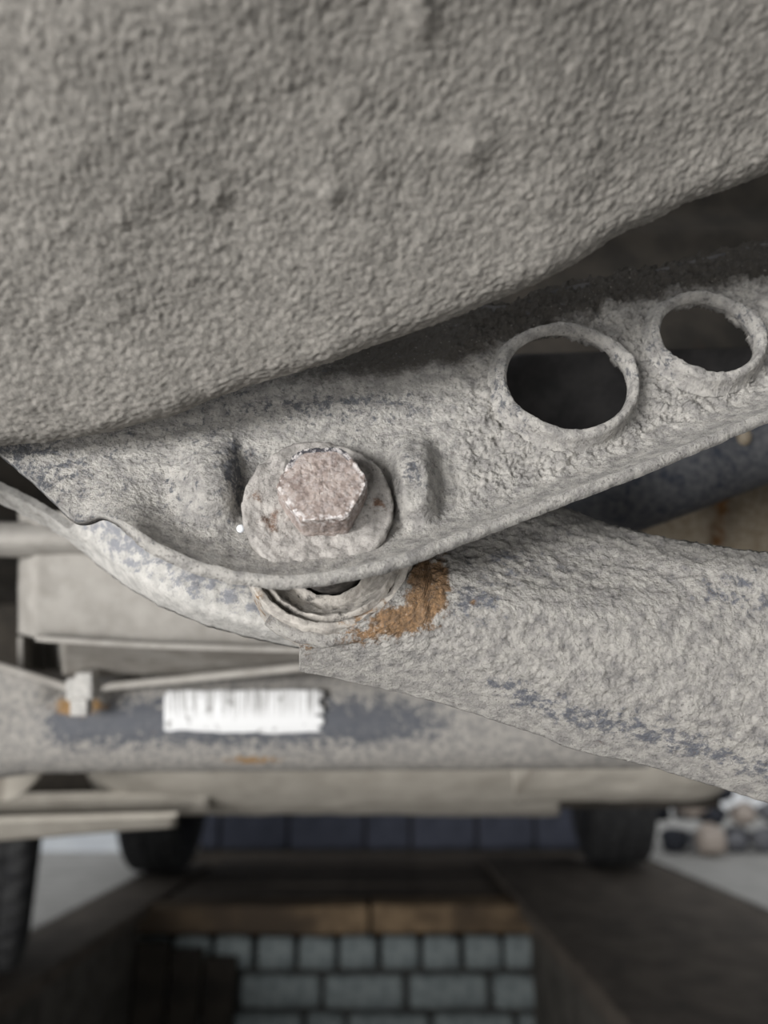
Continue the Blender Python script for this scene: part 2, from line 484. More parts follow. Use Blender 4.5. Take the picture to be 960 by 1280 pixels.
for row in range(11):
    z1 = z - 0.008 - rowh * 0.0
    z0 = z1 - (rowh - 0.014)
    x = PX0 - 0.02 - (0.06 if row % 2 else 0.0)
    pat = [(0.105,) * 12, (0.12, 0.225, 0.225, 0.225, 0.225, 0.225), (0.25, 0.225, 0.105, 0.225, 0.225, 0.105)][row % 3] if row < 6 else ((0.225,) * 6 if row % 2 else (0.105, 0.225, 0.225, 0.225, 0.225, 0.225))
    for wd in pat:
        x1 = min(x + wd, PX1 + 0.03)
        if x1 - x > 0.04:
            brick(x, x1, z0, z1, random.uniform(-0.006, 0.006), 0)
        x = x1 + 0.014
    z -= rowh

# timber lintel above the brick wall, in two lengths
tb = rbox('timber_beam', (PX0 - 0.06, PY1 - 0.03, -0.076), (-0.045, PY1 + 0.10, -0.004), M_WOODL, bev=0.008, disp=0.006, freq=8, cuts=(10, 2, 2),
          attrs_fn=lambda V: {'dark': 0.75 - 0.55 * sstep(-0.3, -0.1, V[:, 0]) + 0.4 * fbm(V, 12, 3)})  # timber colour gets darker towards the left end
tag(tb, 'left timber beam, darker towards its left end, lying on the pit end wall', 'beam', 'timber beams on the pit end wall')
tb = rbox('timber_beam', (-0.035, PY1 - 0.034, -0.074), (PX1 + 0.01, PY1 + 0.10, 0.0), M_WOODL, bev=0.008, disp=0.006, freq=8, seed=4, cuts=(10, 2, 2),
          attrs_fn=lambda V: {'dark': 0.35 + 0.5 * fbm(V, 10, 3)})
tag(tb, 'right, pale yellowish timber beam lying on the pit end wall', 'beam', 'timber beams on the pit end wall')

# planks around the pit
def plank(x0, x1, y0, y1, z0, z1, label, rot=0.0, mt=None, group='planks laid around the pit', seed=0, cuts=None):
    long_y = (y1 - y0) > (x1 - x0)
    o = rbox('wooden_plank', (x0, y0, z0), (x1, y1, z1), mt or M_WOOD, bev=0.005, disp=0.004, freq=4, seed=seed, rot=rot,
             cuts=cuts or ((3, 26, 1) if long_y else (14, 3, 1)))
    return tag(o, label, 'plank', group)
plank(0.385, 0.745, -0.8, 3.35, -0.028, 0.018, 'wide dark plank running along the right rim of the pit', seed=1)
plank(0.765, 1.07, -0.8, 3.5, -0.035, -0.004, 'dark plank next to the right concrete floor', seed=2)
plank(-0.865, -0.675, -0.8, 3.3, -0.03, 0.002, 'brown plank between the left concrete floor and the pit', seed=5)
for i in range(3):
    o = rbox('shutter_board', (-0.69 + i * 0.094, PY1 - 0.06 + 0.008 * i, -1.5), (-0.602 + i * 0.094, PY1 - 0.036 + 0.008 * i, -0.09 - 0.02 * i), M_PITBOARD, bev=0.004, disp=0.004, freq=6, seed=i, cuts=(2, 1, 12))
    tag(o, ['leftmost', 'middle', 'rightmost'][i] + ' dark board standing against the pit end wall left of the bricks', 'board', 'dark boards in the pit')
for i, (a, b) in enumerate(((2.585, 2.80), (2.815, 3.03), (3.045, 3.27), (3.285, 3.52))):
    plank(-0.655, 0.395, a, b, -0.034, -0.006 + 0.003 * (i % 2),
          ['nearest', 'second', 'third', 'farthest'][i] + ' of the dark planks lying across the far end of the pit', seed=8 + i, group='cross planks past the pit end')

# far side of the garage: boarded door, white plaster wall
wq = rbox('wall_front', (-1.0, 3.98, -0.2), (1.0, 4.06, 2.2), M_DARK, bev=0.004); struct(wq, 'dark frame wall behind the blue boarded door')
x = -0.98
k = 0
while x < 0.98:
    wd = [0.19, 0.31, 0.35, 0.2, 0.3, 0.26, 0.3][k % 7]
    p = rbox('board', (x, 3.945, -0.03), (min(x + wd, 0.99), 3.982, 2.1), M_WALLB, parent=wq, bev=0.005)
    x += wd + 0.016; k += 1
wp = rbox('wall_left', (-4.4, 3.62, -0.05), (-1.0, 3.9, 0.11), M_WHITE, bev=0.01, disp=0.004, freq=6, cuts=(16, 2, 2)); struct(wp, 'low white plastered kerb wall at the far left')

# rubble at the far right
def stone(c, r, m, label, seed, sq=(1, 1, 0.8)):
    n, k = 14, 18
    th = np.linspace(0.02, np.pi - 0.02, n); ph = np.linspace(0, 2 * np.pi, k, endpoint=False)
    T, Pp = np.meshgrid(th, ph, indexing='ij')
    d = np.stack([np.sin(T) * np.cos(Pp), np.sin(T) * np.sin(Pp), np.cos(T)], -1)
    # cut the ball with a few planes so that it is angular like broken stone
    rs = np.random.RandomState(seed)
    R = np.ones(T.shape) * 1.15
    for q in range(9):
        nn = rs.normal(size=3); nn /= np.linalg.norm(nn)
        dd = d @ nn
        R = np.where(dd > 0.15, np.minimum(R, rs.uniform(0.72, 1.0) / np.maximum(dd, 0.15)), R)
    P = d * (R * (1 + 0.08 * fbm(d, 2.5, 3, seed)))[..., None] * r * np.array(sq) + np.array(c)
    lo = P[..., 2].min()
    f = grid_faces(n, k, False, True)
    top = len(P.reshape(-1, 3))
    fl_ = [tuple(q) for q in f] + [tuple(range(k))[::-1], tuple((n - 1) * k + j for j in range(k))]
    fl_ = [q[::-1] for q in fl_]
    o = make('stone', P, fl_, m, smooth=False)
    return tag(o, label, 'stone', 'rubble stones on the far right floor')
stone((1.345, 3.57, 0.215), 0.075, M_STONEP, 'round pale pinkish stone on top of the rubble beside the far right tyre', 3, (1.1, 0.9, 0.85))
stone((1.36, 3.46, 0.06), 0.065, M_STONEP, 'small pale stone at the foot of the rubble heap', 9, (0.85, 0.9, 1.0))
stone((1.72, 3.66, 0.26), 0.06, M_WHITE, 'whitish stone near the top right of the rubble heap', 12)
rs = np.random.RandomState(2)
i = 0
ORD = ['first', 'second', 'third', 'fourth', 'fifth', 'sixth', 'seventh', 'eighth', 'ninth']
for lay, word in enumerate(('bottom', 'middle', 'upper')):
    for row in range(2):
        nth = 0
        for k in range(9):
            x = 1.25 + 0.132 * k + 0.066 * ((lay + row) % 2); y = 3.60 + 0.125 * row + 0.05 * lay
            if (lay == 2 and k in (0, 1, 3, 4, 5) and row == 0) or (lay == 1 and row == 0 and k == 0): continue
            r = rs.uniform(0.05, 0.061)
            u = rs.uniform()
            m_, wd = (M_STONED, 'dark grey') if u < 0.42 else ((M_STONE, 'bluish grey') if u < 0.85 else (M_STONEP, 'pale'))
            stone((x + rs.uniform(-0.006, 0.006), y, 0.048 + lay * 0.1), r, m_,
                  wd + ' broken stone, ' + ORD[nth] + ' from left in the ' + ('front ' if row == 0 else 'back ') + word + ' layer of the rubble heap', 20 + i, (1.0, 1, 0.8))
            i += 1; nth += 1

# ------------------------------------------------------------------ wheels
def wheel(label, c, yaw, r=0.305, wd=0.19, tread=1):
    root = empty('wheel', (c[0], c[1], 0.013)); root.rotation_euler = (0, 0, yaw)
    tag(root, label, 'wheel', 'car wheels on the planks')
    h = wd / 2
    prof = [(-h * 0.82, r * 0.62), (-h * 0.95, r * 0.68), (-h * 1.04, r * 0.78), (-h * 1.0, r * 0.88), (-h * 0.93, r * 0.945), (-h * 0.84, r * 0.98)]
    for t in np.linspace(-0.74, 0.74, 41): prof.append((h * t, r * (1 - 0.012 * t * t)))
    prof += [(-a, b) for a, b in prof[:6][::-1]]
    prof += [(h * 0.7, r * 0.6), (-h * 0.7, r * 0.6)]
    prof = np.array(prof)
    n = 220
    ang = np.linspace(0, 2 * np.pi, n, endpoint=False)
    A, I = np.meshgrid(ang, np.arange(len(prof)), indexing='ij')
    X = prof[I, 0]; R = prof[I, 1].copy()
    t = X / h
    on = (R > r * 0.93)
    groove = np.zeros_like(R)
    for g in (-0.5, 0.0, 0.5): groove = np.maximum(groove, 1 - np.clip(np.abs(t - g) / 0.055, 0, 1))
    lat = np.sin(A * 46 + np.where(t > 0, 1, -1) * 5.5 * np.abs(t) ** 1.4)
    groove = np.maximum(groove, sstep(0.62, 0.9, lat) * (np.abs(t) > 0.08))
    R = R - np.where(on, 0.008 * np.clip(groove, 0, 1), 0)
    P = np.stack([X, np.cos(A) * R, np.sin(A) * R], -1) + np.array([0, 0, r - 0.006])
    o = make('tyre', P, grid_faces(n, len(prof), True, True), M_TYRE, None, origin=(0, 0, 0))
    o.parent = root
    # steel disc with a rolled rim and a hub
    pr = np.array([(-h * 0.78, r * 0.63), (-h * 0.86, r * 0.66), (-h * 0.9, r * 0.63), (-h * 0.6, r * 0.58), (-h * 0.3, r * 0.55), (0, r * 0.5),
                   (h * 0.25, r * 0.42), (h * 0.2, r * 0.3), (h * 0.35, r * 0.2), (h * 0.35, 0.012), (h * 0.25, 0.012), (h * 0.2, r * 0.2), (h * 0.05, r * 0.3),
                   (h * 0.5, r * 0.56), (h * 0.85, r * 0.6), (h * 0.86, r * 0.66), (0, r * 0.625)])
    n2 = 40; ang = np.linspace(0, 2 * np.pi, n2, endpoint=False)
    A, I = np.meshgrid(ang, np.arange(len(pr)), indexing='ij')
    P = np.stack([pr[I, 0], np.cos(A) * pr[I, 1], np.sin(A) * pr[I, 1]], -1) + np.array([0, 0, r - 0.006])
    o = make('rim', P, grid_faces(n2, len(pr), True, True), M_STEEL, None, origin=(0, 0, 0)); o.parent = root
    pr = np.array([(-0.06, 0.0), (-0.06, 0.05), (-0.02, 0.07), (0.03, 0.07), (0.05, 0.03), (0.05, 0.0)])
    A, I = np.meshgrid(ang, np.arange(len(pr)), indexing='ij')
    P = np.stack([pr[I, 0], np.cos(A) * pr[I, 1], np.sin(A) * pr[I, 1]], -1) + np.array([0, 0, r - 0.006])
    o = make('hub', P, grid_faces(n2, len(pr), True, True), M_STEEL, None, origin=(0, 0, 0)); o.parent = root
    return root
wheel('black wheel with grooved tread at the left edge, nearest to the camera', (-0.815, 1.72), math.radians(22))
wheel('far left black wheel between the white kerb and the pit', (-0.80, 3.02), math.radians(0), wd=0.2)
wheel('far right black wheel in front of the rubble heap', (0.885, 3.22), math.radians(-4), wd=0.235)

# ================================================================== UNDERSIDE OF THE CAR
# floor pan over everything in front of the bracket, and the rear pan over the camera
def pan(name, label, y0, y1, x0, x1, zf, m, nx=60, ny=60, disp=0.006):
    xs = np.linspace(x0, x1, nx); ys = np.linspace(y0, y1, ny)
    X, Y = np.meshgrid(xs, ys, indexing='ij')
    P = np.stack([X, Y, zf(X, Y)], -1)
    P[..., 2] += disp * fbm(P, 5, 3, 2)
    N = normals(P); N = N * -np.sign(N[..., 2:3].mean())
    o = solid(name, P, N, 0.006, m)
    return tag(o, label, 'car panel')
pan('car_floor_pan', 'dark brown floor pan of the car above the bracket holes', 0.36, 3.4, -0.8, 0.8,
    lambda X, Y: 0.60 - 0.16 * sstep(1.2, 2.2, Y) + 0.012 * sstep(0.3, 0.7, np.sin(X * 22)), M_DARK)
pan('rear_floor_pan', 'dark rear floor pan of the car over the camera', -0.75, 0.05, -0.8, 0.8,
    lambda X, Y: 0.585 + 0.0 * X, M_DARK, 30, 30)

# ---- big undercoated panel filling the top of the picture
sil = curve([(-460, 606), (-120, 572), (0, 558), (60, 553), (120, 543), (200, 521), (300, 490), (400, 458), (500, 421), (600, 383), (680, 350), (725, 324), (780, 288), (850, 255), (960, 213), (1080, 165), (1440, 40)], 9)
xs = np.concatenate([np.arange(-460, -40, 7.0), np.arange(-40, 1000, 2.4), np.arange(1000, 1441, 7.0)])
wrow = np.linspace(0, 1, 290)
v = 860 * wrow ** 1.45
s_b = np.linspace(1, 0, 26)[:-1]
X = np.repeat(xs[:, None], len(s_b) + len(v), 1)
Vv = np.concatenate([170 * s_b ** 2, v])[None, :] + 0 * X
SB = np.concatenate([s_b, np.zeros(len(v))])[None, :] + 0 * X
D0 = 0.203 - 0.022 * sstep(0, 960, X)
t = np.clip(Vv / 760, 0, 1)
Dd = np.where(SB > 0, D0 + 0.022 * SB, D0 - (0.078 - 0.012 * sstep(0, 960, X)) * (1 - (1 - t) ** 1.5) - 0.004 * (1 - np.exp(-Vv / 7)))
P = at(X, sil(X) - Vv, Dd)
N = facing(P, normals(P))
hgt = 0.0034 * fbm(P, 22, 3, 3)
hgt += 0.00035 * np.clip(fbm(P, 430, 3, 11, 0.6), -0.5, 0.9) + 0.00034 * noise(P, 850, 15)
hgt += 0.0006 * np.clip(noise(P, 190, 21), 0, 1) ** 2
# a raised run of undercoat near the top middle, two bigger crumbs
py = sil(X) - Vv
hgt += 0.0016 * np.exp(-((X - 525 - 0.12 * py) / 16) ** 2) * sstep(70, 10, py)
for (cx, cy, r_, a_) in ((415, 240, 13, 0.0013), (590, 190, 20, 0.0012), (150, 275, 10, 0.0008), (270, 245, 12, 0.001), (470, 205, 14, 0.0007), (60, 395, 10, 0.0007)):
    hgt += a_ * np.exp(-(((X - cx) / r_) ** 2 + ((py - cy) / r_) ** 2)) * (SB == 0)
P = P + N * hgt[..., None]
o = solid('underbody_panel', P, N, 0.003, M_TANK)
tag(o, 'large grey panel with pebbly undercoating filling the top of the picture', 'car panel')

# ---- suspension bracket: pressed plate with turned-out lower edge
nc = np.array([0.03, 0.45, -0.89]); nc /= np.linalg.norm(nc)
P0c = 0.21 * np.array([(400 - 480) / F, (640 - 620) / F, 1.0])
NW = cam2w(nc)
E1 = np.cross(NW, UP); E1 /= np.linalg.norm(E1)
if E1[0] < 0: E1 = -E1
E2 = np.cross(E1, NW)
if E2 @ UP < 0: E2 = -E2
def onplate(px, py, h):
    px, py, h = np.broadcast_arrays(np.asarray(px, float), np.asarray(py, float), np.asarray(h, float))
    rx = (px - 480) / F; ry = (640 - py) / F
    D = (nc @ P0c + h * -1.0 * -1.0) / (nc[0] * rx + nc[1] * ry + nc[2])
    return at(px, py, D)
bot = curve([(-60, 512), (0, 566), (30, 590), (60, 618), (92, 650), (104, 649), (118, 641), (140, 645), (165, 658), (200, 681), (250, 703), (300, 716), (350, 721), (400, 717), (450, 708), (500, 695), (600, 656), (700, 618), (800, 580), (880, 547), (960, 513), (1080, 462), (1480, 292)], 4)
top = curve([(-60, 470), (200, 440), (400, 400), (560, 372), (640, 378), (700, 353), (800, 336), (900, 311), (960, 297), (1080, 268), (1480, 172)], 8)
crease = curve([(-60, 505), (100, 528), (250, 506), (390, 487), (500, 468), (600, 432), (700, 398), (800, 372), (960, 338), (1080, 312), (1480, 222)], 20)
xs = np.concatenate([np.arange(-60, 1000, 1.75), np.arange(1000, 1481, 5.0)])
tt = np.linspace(0, 1, 215)
X = np.repeat(xs[:, None], len(tt), 1)
edge_n = 1.4 * noise(np.stack([X[:, 0], 0 * X[:, 0], 0 * X[:, 0]], -1), 0.06, 4) + 0.2 * noise(np.stack([X[:, 0], 0 * X[:, 0], 0 * X[:, 0]], -1), 0.21, 5)
B_ = (bot(xs) + edge_n)[:, None]; T_ = (top(xs) + edge_n * 0.8)[:, None]
Y = T_ + (B_ - T_) * tt[None, :]
dB = B_ - Y                                   # pixels above the rim
# turned-out flange
fw = 66 - 34 * sstep(380, 640, X)
fh = (0.0115 - 0.0035 * sstep(420, 640, X)) * sstep(92, 190, X) + 0.0006
h = fh * (1 - np.clip(dB / fw, 0, 1)) ** 2.1
# fold backwards above the crease
dC = np.clip(crease(X) - Y, 0, None)
h = h - 0.00022 * np.where(dC < 22, dC * dC / 44, dC - 11)
# embossed stops either side of the washer
def emboss(cx, cy, rx, ry, hh, pw=2.6, lean=0.0, edge=0.55):
    dx = (X - cx - lean * (Y - cy)) / rx; dy = (Y - cy) / ry
    d = (np.abs(dx) ** pw + np.abs(dy) ** pw) ** (1 / pw)
    return hh * sstep(1.0, edge, d)
b1 = emboss(264, 602, 60, 76, 0.0088, 2.3, 0.02, 0.1)
b1 *= sstep(309, 289, X)
b2 = emboss(519, 602, 37, 70, 0.0080, 2.6, 0.05, 0.35)
h = h + b1 + b2
# slight hollow round the washer
h = h - 0.0012 * np.exp(-(((X - 397) / 95) ** 2 + ((Y - 630) / 85) ** 2) ** 2)
holes = [(707, 480, 0.0184), (881, 426, 0.0149)]
HC = []
d_h = []
Pb = onplate(X, Y, h)
for (hx, hy, hr) in holes:
    c = onplate(hx, hy, 0.0015); HC.append((c, hr))
    rel = Pb - c
    a = rel @ E1; b = rel @ E2
    d_h.append(np.sqrt(a * a + b * b) / hr)
near_hole = np.minimum(d_h[0] * 0 + np.abs(d_h[0]), d_h[1])
# the plate bulges up towards each pierced hole, crease blends away there
for dd in d_h:
    bl = sstep(1.5, 1.1, dd)
    h = h * (1 - bl) + bl * (0.0004)
Pb = onplate(X, Y, h)
N = facing(Pb, normals(Pb))
rough_amt = 0.28 + 0.95 * sstep(540, 640, X) * sstep(14, 45, dB) * (1 - 0.35 * sstep(20, 60, dC)) + 0.35 * sstep(0, 30, dC)
rough_amt *= 1 - 0.6 * sstep(70, 30, dB) * sstep(460, 300, X)
rough_amt *= 1 - 0.45 * np.clip(b1 / 0.004, 0, 1)
cr = crust(Pb, 150, 3)
hd = 0.0021 * (cr - 0.5) * rough_amt
hd += 0.0009 * (crust(Pb, 340, 33) - 0.5) * np.clip(rough_amt, 0.25, 1.1)
hd += 0.00036 * noise(Pb, 1000, 34) * np.clip(rough_amt * 1.4, 0.5, 1)
hd += 0.0006 * np.clip(noise(Pb, 620, 35) - 0.15, 0, 1) * np.clip(rough_amt * 1.3, 0.4, 1)
hd += 0.0007 * fbm(Pb, 420, 3, 30, 0.6) * (0.35 + 0.65 * np.clip(rough_amt, 0, 1))
hd += 0.0009 * np.clip(noise(Pb, 260, 40), 0.1, 1) * np.clip(rough_amt, 0.3, 1)
hd *= 0.02 + 0.98 * sstep(0.1 * fw, 0.7 * fw, dB)
hd += 0.0003 * fbm(Pb, 150, 3, 44) * sstep(30, 5, dB)
P = Pb + N * hd[..., None]
mask_v = np.ones(X.shape, bool)
for dd in d_h: mask_v &= dd > 1.13
mf = mask_v[:-1, :-1] & mask_v[1:, :-1] & mask_v[1:, 1:] & mask_v[:-1, 1:]
lump = sstep(0.35, 0.75, cr)
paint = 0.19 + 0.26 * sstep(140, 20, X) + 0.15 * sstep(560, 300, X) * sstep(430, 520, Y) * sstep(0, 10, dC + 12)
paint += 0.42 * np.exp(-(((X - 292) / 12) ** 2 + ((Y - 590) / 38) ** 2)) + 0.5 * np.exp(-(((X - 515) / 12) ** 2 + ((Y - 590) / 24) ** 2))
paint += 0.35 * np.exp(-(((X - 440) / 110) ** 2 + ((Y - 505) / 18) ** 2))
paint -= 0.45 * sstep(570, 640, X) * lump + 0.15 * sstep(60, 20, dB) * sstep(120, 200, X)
dark = 0.95 * sstep(-30, 18, crease(X) - Y + 26 * fbm(Pb, 70, 3, 51)) * sstep(300, 560, X) * (1 - 0.5 * sstep(1.35, 1.15, near_hole)) + 0.4 * sstep(-8, 20, dC) * sstep(640, 300, X)  # dark dirt and the panel's shade painted into the band above the crease
rust = 0.12 * np.exp(-(((X - 330) / 30) ** 2 + ((Y - 560) / 40) ** 2))
br = empty('suspension_bracket', P.reshape(-1, 3).mean(0) + np.array([0, 0, -0.03]))
tag(br, 'crusted pressed steel bracket with two round holes and a turned-out lower edge', 'bracket')
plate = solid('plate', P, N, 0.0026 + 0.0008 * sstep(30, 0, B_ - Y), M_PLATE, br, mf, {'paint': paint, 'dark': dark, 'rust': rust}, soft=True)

# collars of the two holes
for q, (c, hr) in enumerate(HC):
    n = 220
    ang = np.linspace(0, 2 * np.pi, n, endpoint=False)
    prof = np.array([(0.0040, -0.0010), (0.0031, 0.0003), (0.0026, 0.0020), (0.0023, 0.0036), (0.0016, 0.0043), (0.0004, 0.0043), (-0.0004, 0.0029), (-0.0007, 0.0018), (-0.0006, 0.0008), (-0.0003, 0.0), (0.0006, -0.0008), (0.003, -0.0012)])
    u = np.linspace(0, len(prof) - 1, 34)
    pr = np.stack([np.interp(u, np.arange(len(prof)), prof[:, i]) for i in range(2)], -1)
    A, I = np.meshgrid(ang, np.arange(len(pr)), indexing='ij')
    wide = 1 + 0.3 * np.maximum(0, np.cos(A - math.radians(235))) + 0.12 * np.sin(3 * A + q)
    hi_ = 1 + 0.25 * np.cos(A - math.radians(-40)) + 0.1 * np.sin(5 * A)
    R = hr + pr[I, 0] * np.where(pr[I, 0] > 0.0005, wide, 1)
    H = pr[I, 1] * np.where(pr[I, 1] > 0, hi_, 1)
    dirs = np.cos(A)[..., None] * E1 + np.sin(A)[..., None] * E2
    Pr = c + dirs * R[..., None] + NW * H[..., None]
    Nr = normals(Pr)
    s = np.sign(np.sum(Nr * (dirs * (R - hr - 0.001)[..., None] + NW * (H + 0.001)[..., None]), -1).mean()) or 1
    Nr = Nr * s
    # steadier offset direction: away from the collar's core
    core = c + dirs * (hr + 0.0012) [..., None] if np.ndim(hr) else c + dirs * (hr + 0.0012) - NW * 0.001
    dr = Pr - core; dr /= np.linalg.norm(dr, axis=-1, keepdims=True) + 1e-9
    amt = 0.0006 * (crust(Pr, 260, 60 + q) - 0.5) + 0.0004 * fbm(Pr, 520, 3, 70)
    amt *= np.where(I < 18, 1.0, 0.45)
    Pr = Pr + dr * amt[..., None]
    f = grid_faces(n, len(pr), True, False)
    make('hole_collar', Pr, f, M_PLATE, plate, True, {'paint': 0.2 + 0.25 * np.sin(A * 2 + 1), 'dark': 0.12 + 0 * A})

# a small bright bead of dirt by the left stop
def blob(name, c, r, m, parent=None, seed=0, sq=(1, 1, 1), d=0.15, frq=300):
    n, k = 12, 16
    T, Pp = np.meshgrid(np.linspace(0.05, np.pi - 0.05, n), np.linspace(0, 2 * np.pi, k, endpoint=False), indexing='ij')
    dr = np.stack([np.sin(T) * np.cos(Pp), np.sin(T) * np.sin(Pp), np.cos(T)], -1)
    P = np.array(c) + dr * r * np.array(sq)
    P = P + dr * (d * r * fbm(P, frq, 2, seed))[..., None]
    f = [tuple(x)[::-1] for x in grid_faces(n, k, False, True)] + [tuple(range(k)), tuple((n - 1) * k + j for j in range(k))[::-1]]
    return make(name, P, f, m, parent)
blob('dirt_bead', onplate(301, 661, 0.003), 0.0011, M_WHITE, br)

# ---- rear leg of the bracket (behind the plate, its rolled edge sweeps down to the right)
rb = curve([(-80, 590), (0, 628), (60, 659), (105, 691), (150, 729), (200, 759), (260, 784), (320, 800), (380, 812), (440, 815)], 9)
xs = np.arange(-80, 441, 3.0)
tt = np.linspace(0, 1, 70)
X = np.repeat(xs[:, None], len(tt), 1)
lft = sstep(92, 150, X)
Tt = (rb(xs) - (16 + 150 * sstep(84, 135, xs)))[:, None]
Y = Tt + (rb(xs)[:, None] - Tt) * tt
dB = rb(X) - Y
D = 0.262 - 0.02 * sstep(-40, 300, X) + 0.010 * (1 - np.clip(dB / 150, 0, 1)) * 0 - 0.012 * sstep(120, 20, dB) * sstep(100, 240, X)
D = D + 0.012 * np.clip(1 - dB / 26, 0, 1) ** 2
Pb = at(X, Y, D)
N = facing(Pb, normals(Pb))
P = Pb + N * (0.0009 * fbm(Pb, 130, 4, 5) + 0.0004 * fbm(Pb, 420, 3, 6))[..., None]
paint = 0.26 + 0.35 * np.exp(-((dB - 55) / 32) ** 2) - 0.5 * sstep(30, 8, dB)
solid('rear_leg', P, N, 0.0028, M_LEG, br, None, {'paint': paint, 'dark': 0.35 * sstep(150, 90, X)})  # left end coloured darker to stand for shade inside the channel
# top web that joins plate and rear leg, closing the channel
xs = np.linspace(-60, 1480, 60)
tt = np.linspace(0, 1, 8)
Xw = np.repeat(xs[:, None], len(tt), 1)
a = onplate(xs, top(xs) + 6, -0.00017 * np.clip(crease(xs) - top(xs) - 11, 0, None))
bk = a + FWD * 0.07
P = a[:, None] + (bk - a)[:, None] * tt[None, :, None]
N = normals(P); N = N * np.sign((N @ UP).mean())
solid('top_web', P, N, 0.0026, M_RAIL, br)

# ---- washer and bolt on the plate
WC = onplate(397, 636, 0.0035)
def on_axes(u, v_, w_): return u[..., None] * E1 + v_[..., None] * E2 + w_[..., None] * NW
n = 160
ang = np.linspace(0, 2 * np.pi, n, endpoint=False)
rad = np.concatenate([np.linspace(0.004, 0.0192, 40), [0.0199, 0.0201, 0.0199, 0.0194, 0.006]])
hh = np.concatenate([np.full(40, 0.0022), [0.0017, 0.0006, -0.0016, -0.0024, -0.0024]])
A, I = np.meshgrid(ang, np.arange(len(rad)), indexing='ij')
R = rad[I] * (1 + 0.006 * np.sin(3 * A + 1)); H = hh[I].copy()
dirs = np.cos(A)[..., None] * E1 + np.sin(A)[..., None] * E2
P = WC + dirs * R[..., None] + NW * H[..., None]
d = 0.0010 * (crust(P, 230, 80) - 0.5) + 0.0004 * fbm(P, 600, 3, 81)
d += 0.0014 * np.clip(crust(P, 190, 85) - 0.55, 0, 1) * sstep(0.0, 0.012, np.sum((P - WC) * E2, -1))
P = P + NW * (d * (I < 41))[..., None] + dirs * ((0.4 * d) * (I >= 40) * (I < 43))[..., None]
u_ = np.sum((P - WC) * E1, -1); v_ = np.sum((P - WC) * E2, -1)
def spot(a_, b_, r_): return np.exp(-((u_ - a_) ** 2 + (v_ - b_) ** 2) / r_ ** 2)
rust = 0.55 * spot(-0.0165, 0.002, 0.0035) + 0.5 * spot(-0.0135, -0.006, 0.003) + 0.55 * spot(0.016, 0.001, 0.003) + 0.35 * spot(-0.011, -0.002, 0.002) + 0.12
o = make('washer', P, grid_faces(n, len(rad), True, False), M_WASH, None, True, {'rust': rust, 'paint': 0.05 + 0 * u_})
tag(o, 'thick dusty round washer with rust spots under the bolt head', 'washer')

# bolt: hexagonal head with chamfered crown, shank through the plate
BH = 0.0102
BC = WC + E1 * 0.0016 + E2 * 0.0014 + NW * 0.0016
n = 192
ang = np.linspace(0, 2 * np.pi, n, endpoint=False)
AF = 0.0103
off = math.radians(4)
hexr = lambda a_: AF / np.cos((a_ - off + math.pi / 6 + math.pi / 6) % (math.pi / 3) - math.pi / 6)
rows = []
cap = np.linspace(0, 1, 34)
for c_ in np.linspace(-0.35, 0.86, 26): rows.append(('side', c_))
for c_ in np.linspace(0.9, 1.0, 6): rows.append(('cham', c_))
for c_ in np.linspace(0.97, 0.02, 32): rows.append(('top', c_))
A, I = np.meshgrid(ang, np.arange(len(rows)), indexing='ij')
kind = np.array([r_[0] for r_ in rows]); val = np.array([r_[1] for r_ in rows])
HR = hexr(A)
K = kind[I]; Vl = val[I]
# crown cone trims the corners
Hs = BH * np.where(K == 'side', Vl, np.where(K == 'cham', Vl, 1.0))
R = np.where(K == 'top', np.minimum(HR, AF * 1.075) * Vl, HR)
coneR = AF * 1.075 + (BH - Hs) * 1.3
R = np.where(K != 'top', np.minimum(R, coneR), R)
Hs = Hs + np.where(K == 'top', 0.0004 * (1 - Vl ** 2), 0)
# worn, pulled-down corners
R = R - 0.0003 * (HR / AF - 1) / 0.155 * (K != 'top')
dirs = np.cos(A)[..., None] * E1 + np.sin(A)[..., None] * E2
P = BC + dirs * R[..., None] + NW * Hs[..., None]
d = 0.0004 * (crust(P, 300, 90) - 0.5) + 0.0004 * fbm(P, 800, 3, 91)
outd = np.where((K == 'top')[..., None], NW, np.where((K == 'cham')[..., None], (NW + dirs) * 0.7, dirs))
P = P + outd * d[..., None]
bare = np.clip(0.22 + 0.9 * (K == 'cham') + 1.0 * (K == 'top') * sstep(0.84, 0.98, Vl) + 0.9 * (K == 'side') * sstep(0.55, 0.85, Vl), 0, 1)
upper = sstep(0.35, 0.75, np.sin(A - 0.15)) * ((K != 'top') | (Vl > 0.86))
bolt = empty('hex_bolt', BC - NW * 0.03)
tag(bolt, 'worn rusty hexagonal bolt with bright scratched edges in the bracket', 'bolt')
make('bolt_head', P, grid_faces(n, len(rows), True, False), M_BOLT, bolt, True,
     {'bare': bare, 'rust': 0.05 + 0.1 * (K == 'top'), 'paint': 0.9 * upper})
tube('shank', np.linspace(BC - NW * 0.058, BC - NW * 0.001, 6), 0.0068, M_BUSH, bolt, seg=20)

# ---- trailing arm with bushing eye
atop = curve([(340, 760), (420, 690), (520, 640), (600, 622), (660, 622), (710, 633), (760, 655), (850, 675), (960, 691), (1120, 712), (1500, 770)], 12)
abot = curve([(370, 838), (390, 842), (440, 853), (500, 866), (560, 882), (620, 901), (680, 921), (696, 931), (740, 943), (800, 955), (880, 979), (960, 1004), (1120, 1062), (1500, 1195)], 6)
xs = np.concatenate([np.arange(374, 1000, 2.1), np.arange(1000, 1490, 6.0)])
tt = np.linspace(0, 1, 170)
X = np.repeat(xs[:, None], len(tt), 1)
en = 0.9 * noise(np.stack([xs, 0 * xs, 0 * xs + 7], -1), 0.1, 4)
B_ = (abot(xs) + en)[:, None]; T_ = (atop(xs) + en)[:, None]
